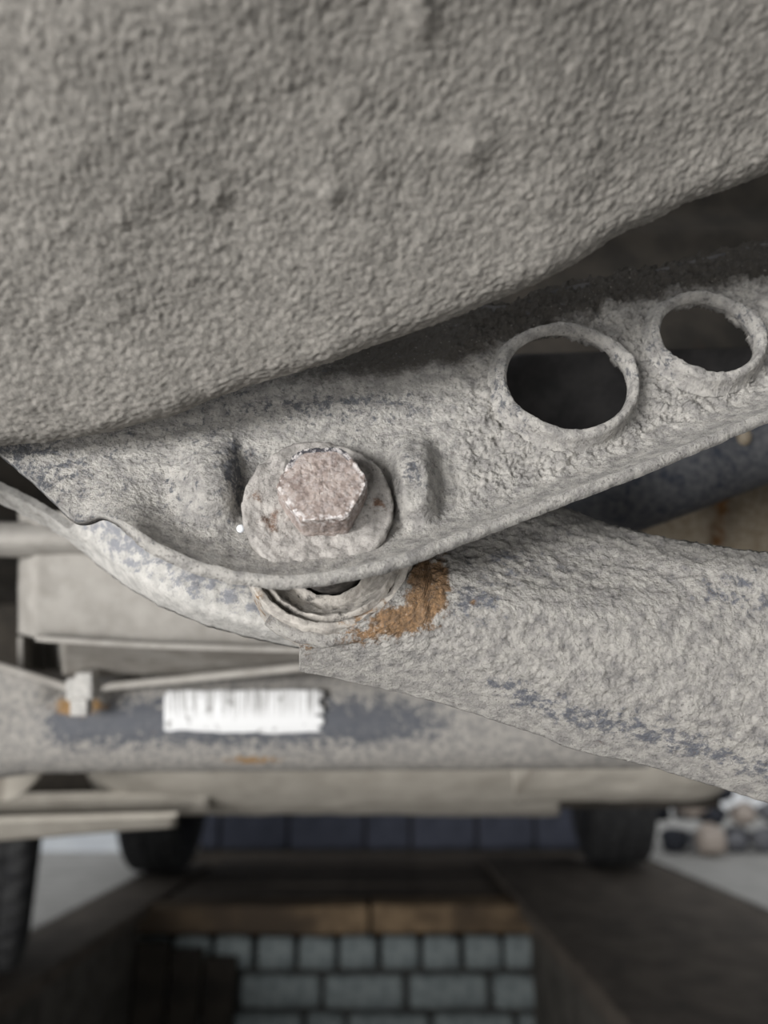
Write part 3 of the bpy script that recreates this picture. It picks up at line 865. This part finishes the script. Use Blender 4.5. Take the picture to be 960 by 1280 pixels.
# the pressed shell ends in a slanted cut at the left
T_ = np.maximum(T_, np.interp(xs, [374, 380, 410, 450, 480, 505, 530, 545], [792, 787, 787, 778, 758, 728, 690, 600])[:, None])
Y = T_ + (B_ - T_) * tt
dB = B_ - Y; dT = Y - T_
D = 0.209 + 0.004 * sstep(500, 900, X) + 0.024 * sstep(770, 640, Y) * sstep(1000, 700, X) + 0.0135 * (1 - np.clip(dB / 95, 0, 1)) ** 2
D = D + 0.012 * np.clip(1 - dT / 34, 0, 1) ** 2 * sstep(560, 640, X)
D = D - 0.006 * np.exp(-(((Y - (atop(X) + abot(X)) / 2) / 90) ** 2))
Pb = at(X, Y, D)
N = facing(Pb, normals(Pb))
ra = (0.2 + 0.72 * sstep(15, 80, dB))
hd = 0.0007 * (crust(Pb, 150, 103) - 0.5) * ra + 0.0005 * fbm(Pb, 420, 3, 104, 0.6) * ra
hd += 0.0006 * (crust(Pb, 420, 107) - 0.5) * ra + 0.0004 * noise(Pb, 1000, 108) * ra
hd += 0.0005 * np.clip(noise(Pb, 270, 105), 0.1, 1) * ra + 0.0003 * fbm(Pb, 120, 3, 106)
P = Pb + N * hd[..., None]
def gx(cx, cy, rx, ry): return np.exp(-(((X - cx) / rx) ** 2 + ((Y - cy) / ry) ** 2))
rust = 1.3 * gx(537, 732, 26, 36) + 1.2 * gx(500, 775, 34, 17) + 0.65 * gx(440, 795, 50, 13) + 0.4 * gx(592, 755, 8, 10) + 0.5 * gx(385, 805, 10, 20) + 0.08
paint = 0.18 + 0.42 * np.exp(-((dB - 42) / 20) ** 2) * sstep(560, 640, X) + 0.4 * gx(590, 750, 45, 30) + 0.35 * gx(930, 740, 60, 30) + 0.25 * gx(640, 700, 60, 25)
paint -= 0.3 * sstep(28, 10, dB)
arm = empty('trailing_arm', P.reshape(-1, 3).mean(0) - np.array([0, 0, 0.03]))
tag(arm, 'broad dusty steel trailing arm with rust beside its bushing eye', 'suspension arm')
solid('arm_shell', P, N, 0.003, M_ARM, arm, None, {'paint': paint, 'rust': rust})
# back half of the pressing, so that the arm is a closed hollow section
Pk = Pb[::6, ::6] + FWD * (0.006 + 0.05 * np.sin(np.pi * tt[::6]) ** 0.5)[None, :, None]
solid('arm_back_shell', Pk, normals(Pk), 0.002, M_ARM, arm)
# eye: outer sleeve round the bolt axis, welded to the arm, with the rubber inside
EC = onplate(409, 668, 0.0) - NW * 0.010
def lathe_axis(name, prof, m, parent, c=EC, n=140, disp=0.0005, freq=300, seed=0, attrs=None):
    ang = np.linspace(0, 2 * np.pi, n, endpoint=False)
    pr = np.array(prof); u = np.linspace(0, len(pr) - 1, len(pr) * 5)
    pr = np.stack([np.interp(u, np.arange(len(pr)), pr[:, i]) for i in range(2)], -1)
    A, I = np.meshgrid(ang, np.arange(len(pr)), indexing='ij')
    dirs = np.cos(A)[..., None] * E1 + np.sin(A)[..., None] * E2
    P = c + dirs * pr[I, 0][..., None] + NW * pr[I, 1][..., None]
    P = P + dirs * (disp * fbm(P, freq, 4, seed))[..., None] + NW * (disp * fbm(P, freq, 4, seed + 3))[..., None]
    at2 = attrs(A, I, P) if attrs else None
    return make(name, P, grid_faces(n, len(pr), True, True), m, parent, True, at2)
lathe_axis('bushing_sleeve', [(0.0222, -0.021), (0.0236, -0.019), (0.0236, -0.002), (0.0230, 0.0), (0.0212, 0.0), (0.0203, -0.002), (0.0203, -0.021)], M_BUSH, arm, disp=0.0010, freq=240, seed=3,
           attrs=lambda A, I, P: {'rust': 0.15 + 0.5 * np.exp(-((A - math.radians(300)) / 0.35) ** 2) + 0.4 * np.exp(-((A - math.radians(215)) / 0.15) ** 2), 'paint': 0.1 + 0 * A})
lathe_axis('bushing_rubber', [(0.0204, -0.020), (0.0204, -0.0035), (0.0186, -0.002), (0.0165, -0.005), (0.0135, -0.008), (0.011, -0.006), (0.0105, -0.020)], M_BUSH, arm, disp=0.0010, freq=300, seed=8,
           attrs=lambda A, I, P: {'paint': 0.35 + 0 * A, 'rust': 0.1 + 0 * A})
lathe_axis('inner_sleeve', [(0.0098, -0.05), (0.0098, 0.009), (0.0072, 0.009), (0.0072, -0.05)], M_RUBBER, arm, disp=0.0003)
# weld run between eye and arm
wa = np.linspace(math.radians(-40), math.radians(-130), 40)
wp = np.array([EC + (np.cos(a_) * E1 + np.sin(a_) * E2) * 0.0243 - NW * 0.004 for a_ in wa])
tube('weld_bead', wp, 0.0021, M_ARM, arm, seg=14, disp=0.0012, freq=260, seed=9, attrs_fn=lambda P, d_: {'rust': 0.25 + 0.6 * sstep(0.0, 0.018, (P - EC) @ E1), 'paint': 0 * P[..., 0]})

# ---- dark painted tube behind the arm on the right, its pin, and the rusty panel behind
pth = [at(640, 672, 0.392), at(760, 622, 0.386), at(860, 584, 0.38), at(960, 545, 0.374), at(1080, 498, 0.37), at(1420, 366, 0.366)]
o = tube('control_rod', pth, 0.0215, M_TUBE, seg=48, n=90, disp=0.0006, freq=160, seed=4,
         attrs_fn=lambda P, d_: {'paint': 0.42 + 0.1 * d_[..., 2], 'dark': 0 * P[..., 0]})
tag(o, 'dark bluish painted tube seen below the right end of the bracket', 'tube')
pp = at(930, 546, 0.353)
pn = empty('fixing_pin', pp - UP * 0.004); tag(pn, 'small pale pin head on the dark tube at the right edge', 'pin')
blob('pin_head', pp, 0.0032, M_RUSTB, pn, 3, (1, 1, 1.25))
tube('pin_shank', np.linspace(pp, pp + FWD * 0.012, 4), 0.0018, M_RUSTB, pn, seg=12)
def relief(name, xs, ys, Dfun, thick, m, disp=0.001, freq=60, seed=0, parent=None, attrs=None, step=None):
    X, Y = np.meshgrid(np.linspace(xs[0], xs[1], step[0]), np.linspace(0, 1, step[1]), indexing='ij')
    yt = ys[0](X) if callable(ys[0]) else ys[0]; yb = ys[1](X) if callable(ys[1]) else ys[1]
    t_ = Y; Yp = yt + (yb - yt) * Y
    P = at(X, Yp, Dfun(X, Yp, t_))
    N = facing(P, normals(P))
    P = P + N * (disp * fbm(P, freq, 4, seed))[..., None]
    return solid(name, P, N, thick, m, parent, None, attrs(X, Yp, t_) if attrs else None)
o = relief('rusty_panel', (640, 1500), (560, 760), lambda X, Y, t_: 0.47 + 0.02 * np.sin(X / 60) - 0.03 * t_, 0.004, M_RUSTB, 0.004, 30, 3, step=(70, 40),
           attrs=lambda X, Y, t_: {'rust': 0.08 + 0.6 * np.exp(-((X - 900) / 18) ** 2 * 1.0) + 0.4 * np.exp(-(((X - 945) / 25) ** 2 + ((Y - 612) / 10) ** 2)), 'dark': 0.5 * sstep(840, 900, X) * sstep(960, 900, X)})
tag(o, 'tan dusty panel with rust streaks behind the dark tube at right', 'car panel')

# ---- seen through the holes and above the bracket at right
o = relief('chassis_rail', (520, 1150), (lambda X: 441 - (X - 700) * 0.03 - 0.14 * np.clip(X - 960, 0, None), lambda X: 596 - (X - 640) * 0.27), lambda X, Y, t_: 0.330 + 0.004 * t_ + 0 * X, 0.003, M_RAIL, 0.001, 60, 4, step=(80, 40))
tag(o, 'dark grey chassis rail visible through the lower part of both holes', 'chassis rail')
o = relief('inner_panel', (-260, 1700), (-150, lambda X: 470 + 0 * X), lambda X, Y, t_: 0.485 - 0.02 * sstep(268, 290, Y - (X - 800) * -0.02) - 0.03 * sstep(300, 470, Y) + 0 * X, 0.003, M_DARK, 0.003, 22, 5, step=(90, 70))
tag(o, 'brownish dark inner panel with a seam above the bracket at right', 'car panel')

# ---- behind the bracket on the left
o = relief('cross_bar', (-500, 200), (lambda X: 652 + 0 * X, lambda X: 697 - 0 * X), lambda X, Y, t_: 0.43 + 0.014 * (2 * t_ - 1) ** 2 + 0 * X, 0.004, M_BOX, 0.0008, 60, 2, step=(40, 24))
tag(o, 'dusty grey cross bar behind the left end of the bracket', 'cross bar')
lo_ = curve([(-20, 790), (24, 792), (46, 799), (110, 803), (200, 808), (300, 811), (440, 815)], 6)
bxr = empty('spring_seat_box', at(200, 830, 0.46)); tag(bxr, 'pale tan box section with a bottom seam left of the trailing arm', 'box section')
relief('side_panel', (22, 460), (640, lo_), lambda X, Y, t_: 0.44 + 0.03 * np.clip(1 - (X - 22) / 26, 0, 1) ** 2 + 0.012 * t_ ** 8, 0.003, M_BOX, 0.0016, 30, 3, bxr, step=(110, 60),
       attrs=lambda X, Y, t_: {'dark': 0.2 + 0.25 * fbm(np.stack([X, Y, 0 * X], -1), 0.012, 3)})
relief('seam', (44, 460), (lambda X: lo_(X) - 3.5, lambda X: lo_(X) + 3.0), lambda X, Y, t_: 0.4385 + 0 * X, 0.004, M_BOX, 0.0004, 80, 6, bxr, step=(80, 6))
relief('lower_panel', (78, 460), (lambda X: lo_(X), lambda X: 846 - (X - 78) * 0.01), lambda X, Y, t_: 0.452 + 0.05 * t_ + 0 * X, 0.003, M_BOX, 0.001, 40, 7, bxr, step=(70, 16),
       attrs=lambda X, Y, t_: {'dark': 0.45 + 0 * X})
relief('lower_flap', (28, 82), (lambda X: 796 + 0 * X, lambda X: 838 - 0.0 * X), lambda X, Y, t_: 0.52 + 0.06 * np.sin((X - 28) / 54 * math.pi), 0.003, M_BOX, 0.001, 40, 7, bxr, step=(20, 16))

# ---- axle beam with sticker, brake pipe and clip
ax = empty('axle_beam', at(330, 900, 0.52) - np.array([0, 0, 0.034])); tag(ax, 'dusty dark axle tube with a white barcode sticker and rust stains', 'axle')
AR = 0.0335
apth = [at(-620, 912, 0.552), at(-300, 907, 0.541), at(-160, 905, 0.535), at(0, 903, 0.530), at(200, 900, 0.525), at(400, 898, 0.52), at(600, 896, 0.515), at(800, 894, 0.51)]
apath = resample(apth, 190)
def ax_attrs(P, d_):
    up = d_ @ UP; tw = -(d_ @ FWD)
    px = 480 + (P[..., 0]) / np.maximum((P - CAM) @ FWD, 0.01) * F
    py_ = 640 - ((P - CAM) @ UP) / np.maximum((P - CAM) @ FWD, 0.01) * F
    paint = 0.12 + 0.85 * np.exp(-((py_ - 902) / 34) ** 2) * sstep(20, 90, px) * sstep(640, 460, px)
    rust = 0.05 + 0.75 * np.exp(-(((px - 318) / 50) ** 2 + ((py_ - 950) / 6) ** 2)) * (tw > 0) + 1.3 * np.exp(-(((px - 100) / 34) ** 2 + ((py_ - 882) / 12) ** 2)) * (tw > 0)
    return {'paint': paint, 'rust': rust}
ap_r = AR * (1 + 0.10 * sstep(60, 0, 480 + apath[:, 0] / ((apath - CAM) @ FWD) * F))
axt = tube('axle_tube', apath, ap_r, M_AXLE, ax, seg=96, disp=0.0012, freq=70, seed=5, attrs_fn=ax_attrs)
# sticker curved round the tube
T_, A_, B_x = frames(apath)
n_s, k_s = 60, 24
sx = np.linspace(0, 1, n_s); sy = np.linspace(0, 1, k_s)
S, U = np.meshgrid(sx, sy, indexing='ij')
wav = 0.006 * np.sin(S * 40) * 0
pxs = 205 + 200 * S; pys = 917 - 52 * U - 1.5 * S + 0.5 * np.sin(S * 30) * (np.abs(U - 0.5) > 0.45)
cy = np.interp(pxs, [0, 200, 400, 600], [903, 900, 898, 896]); cD = np.interp(pxs, [0, 200, 400, 600], [0.530, 0.525, 0.52, 0.515])
offp = (cy - pys) / F * cD
dep = cD - np.sqrt(np.clip((AR + 0.0012) ** 2 - offp ** 2, 1e-8, None))
Ps = at(pxs, cy - offp / cD * F * (cD / dep), dep)
Ns = facing(Ps, normals(Ps))
# ragged right edge
mk = np.ones((n_s - 1, k_s - 1), bool)
for j in range(k_s - 1):
    cut = int(1.0 + 1.2 * math.sin(j * 0.9) + 0.9 * math.sin(j * 2.3))
    if cut > 0: mk[n_s - 1 - cut:, j] = False
mk[:1, :2] = False; mk[:1, -2:] = False
solid('sticker', Ps, Ns, 0.0004, M_LABEL, axt, mk, {'sx': S, 'sy': U})['label'] = 'white barcode sticker, worn and faded'
# pipe on top of the beam and the clip that holds it
pip = [at(-420, 790, 0.49), at(-140, 808, 0.488), at(-20, 828, 0.49), at(50, 848, 0.488), at(100, 862, 0.486), at(150, 857, 0.486), at(260, 846, 0.476), at(380, 834, 0.465), at(520, 822, 0.452)]
o = tube('brake_pipe', pip, 0.0026, M_BOX, seg=16, n=120, disp=0.0004, freq=120); tag(o, 'thin dusty brake pipe running along the top of the axle tube', 'pipe')
ck = empty('pipe_clip', at(104, 885, 0.482)); tag(ck, 'small pale clip holding the brake pipe on the axle tube', 'clip')
Mx = (np.array([RIGHT, FWD, UP]), at(103, 858, 0.482))
rbox('clip_body', (-0.0085, -0.006, -0.008), (0.0085, 0.006, 0.006), M_LEG, ck, bev=0.002, disp=0.0006, freq=200, cuts=(4, 3, 4), M=Mx)
rbox('clip_tongue', (-0.002, -0.008, 0.004), (0.009, 0.004, 0.010), M_LEG, ck, bev=0.0015, disp=0.0005, freq=200, cuts=(3, 2, 2), M=Mx)
rbox('clip_foot', (-0.005, -0.008, -0.017), (0.006, 0.003, -0.006), M_LEG, ck, bev=0.0015, disp=0.0005, freq=200, cuts=(3, 2, 2), M=Mx)
# slanted stay at the far left that meets the axle
o = relief('axle_stay', (-240, 118), (lambda X: 838 + 0.24 * np.clip(X, -240, 100), lambda X: 962 + 0 * X), lambda X, Y, t_: 0.497 + 0.02 * t_ ** 2 + 0.02 * sstep(40, 118, X), 0.004, M_AXLE, 0.0012, 50, 6, step=(60, 40),
           attrs=lambda X, Y, t_: {'paint': 0.1 + 0.35 * sstep(20, 110, X) * np.exp(-((t_ - 0.5) / 0.3) ** 2), 'rust': 0.9 * np.exp(-(((X - 100) / 34) ** 2 + ((Y - 880) / 13) ** 2))})
tag(o, 'dusty slanted stay joining the axle tube at the left edge', 'stay')

# ---- pale fuel tank bottom beyond the axle
def hull(name, label, cat, x0, x1, ytop, ybot, D0, D1, m, r_end=(60, 60), step=(120, 40), seed=0, disp=0.004, attrs=None):
    X, T = np.meshgrid(np.linspace(x0, x1, step[0]), np.linspace(0, 1, step[1]), indexing='ij')
    e0 = np.sqrt(np.clip(1 - (1 - np.clip((X - x0) / r_end[0], 0, 1)) ** 2, 0, 1)) if r_end[0] else 1 + 0 * X
    e1 = np.sqrt(np.clip(1 - (1 - np.clip((x1 - X) / r_end[1], 0, 1)) ** 2, 0, 1)) if r_end[1] else 1 + 0 * X
    e = 0.02 + 0.98 * e0 * e1
    yt = ytop(X) if callable(ytop) else ytop; yb = ybot(X) if callable(ybot) else ybot
    Yp = yt + (yb - yt) * e * np.sin(T * np.pi / 2)
    D = D0 + (D1 - D0) * (1 - np.cos(T * np.pi / 2)) ** 1.2
    P = at(X, Yp, D)
    N = facing(P, normals(P))
    P = P + N * (disp * fbm(P, 12, 3, seed))[..., None]
    o = solid(name, P, N, 0.004, m, None, None, attrs(X, Yp, T) if attrs else None)
    return tag(o, label, cat)
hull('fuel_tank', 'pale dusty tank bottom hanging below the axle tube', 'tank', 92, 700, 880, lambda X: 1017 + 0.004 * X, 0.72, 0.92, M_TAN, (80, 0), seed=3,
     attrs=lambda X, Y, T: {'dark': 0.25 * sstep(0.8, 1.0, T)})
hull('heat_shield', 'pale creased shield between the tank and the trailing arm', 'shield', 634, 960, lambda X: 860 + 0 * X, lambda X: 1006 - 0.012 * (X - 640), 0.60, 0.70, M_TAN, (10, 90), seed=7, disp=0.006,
     attrs=lambda X, Y, T: {'dark': 0.5 * np.exp(-((X - 690 + (Y - 930) * 0.75) / 14) ** 2) + 0.25 * sstep(0.8, 1.0, T)})  # dark line coloured along the crease in place of fold shade

# ---- hanger with a scooped edge and the flat strap at the lower left
sc = curve([(-300, 1008), (-120, 1006), (0, 1003), (20, 1000), (45, 978), (60, 958), (80, 940)], 3)
o = relief('exhaust_hanger', (-300, 56), (930, lambda X: np.minimum(sc(X), 1010)), lambda X, Y, t_: 0.62 + 0.02 * t_ + 0 * X, 0.004, M_TAN, 0.002, 20, 4, step=(50, 20),
           attrs=lambda X, Y, t_: {'dark': 0.55 * sstep(12, 2, X)})
tag(o, 'pale scooped hanger plate under the left end of the axle tube', 'hanger')
st = relief('strap', (-400, 221), (lambda X: 1026 - 0.026 * X, lambda X: 1052 - 0.082 * X), lambda X, Y, t_: 0.74 + 0.03 * t_ + 0 * X, 0.004, M_TAN, 0.001, 20, 5, step=(60, 10))
tag(st, 'long flat pale strap above the nearest wheel', 'strap')

o = relief('floor_stiffener', (-400, 262), (lambda X: 996 - 0.01 * X, lambda X: 1024 - 0.02 * X), lambda X, Y, t_: 0.79 + 0.02 * t_ + 0 * X, 0.005, M_TAN, 0.0015, 20, 9, step=(60, 10))
tag(o, 'narrow dusty stiffener strip between the strap and the tank at left', 'stiffener')
o = relief('dark_filler', (-500, 900), (700, 1010), lambda X, Y, t_: 1.02 + 0 * X, 0.006, M_DARK, 0.006, 8, 3, step=(60, 24))  # dark sheet added to fill the unlit gap behind the hanger
tag(o, 'dark filler sheet added behind the hanger and box section', 'car panel')
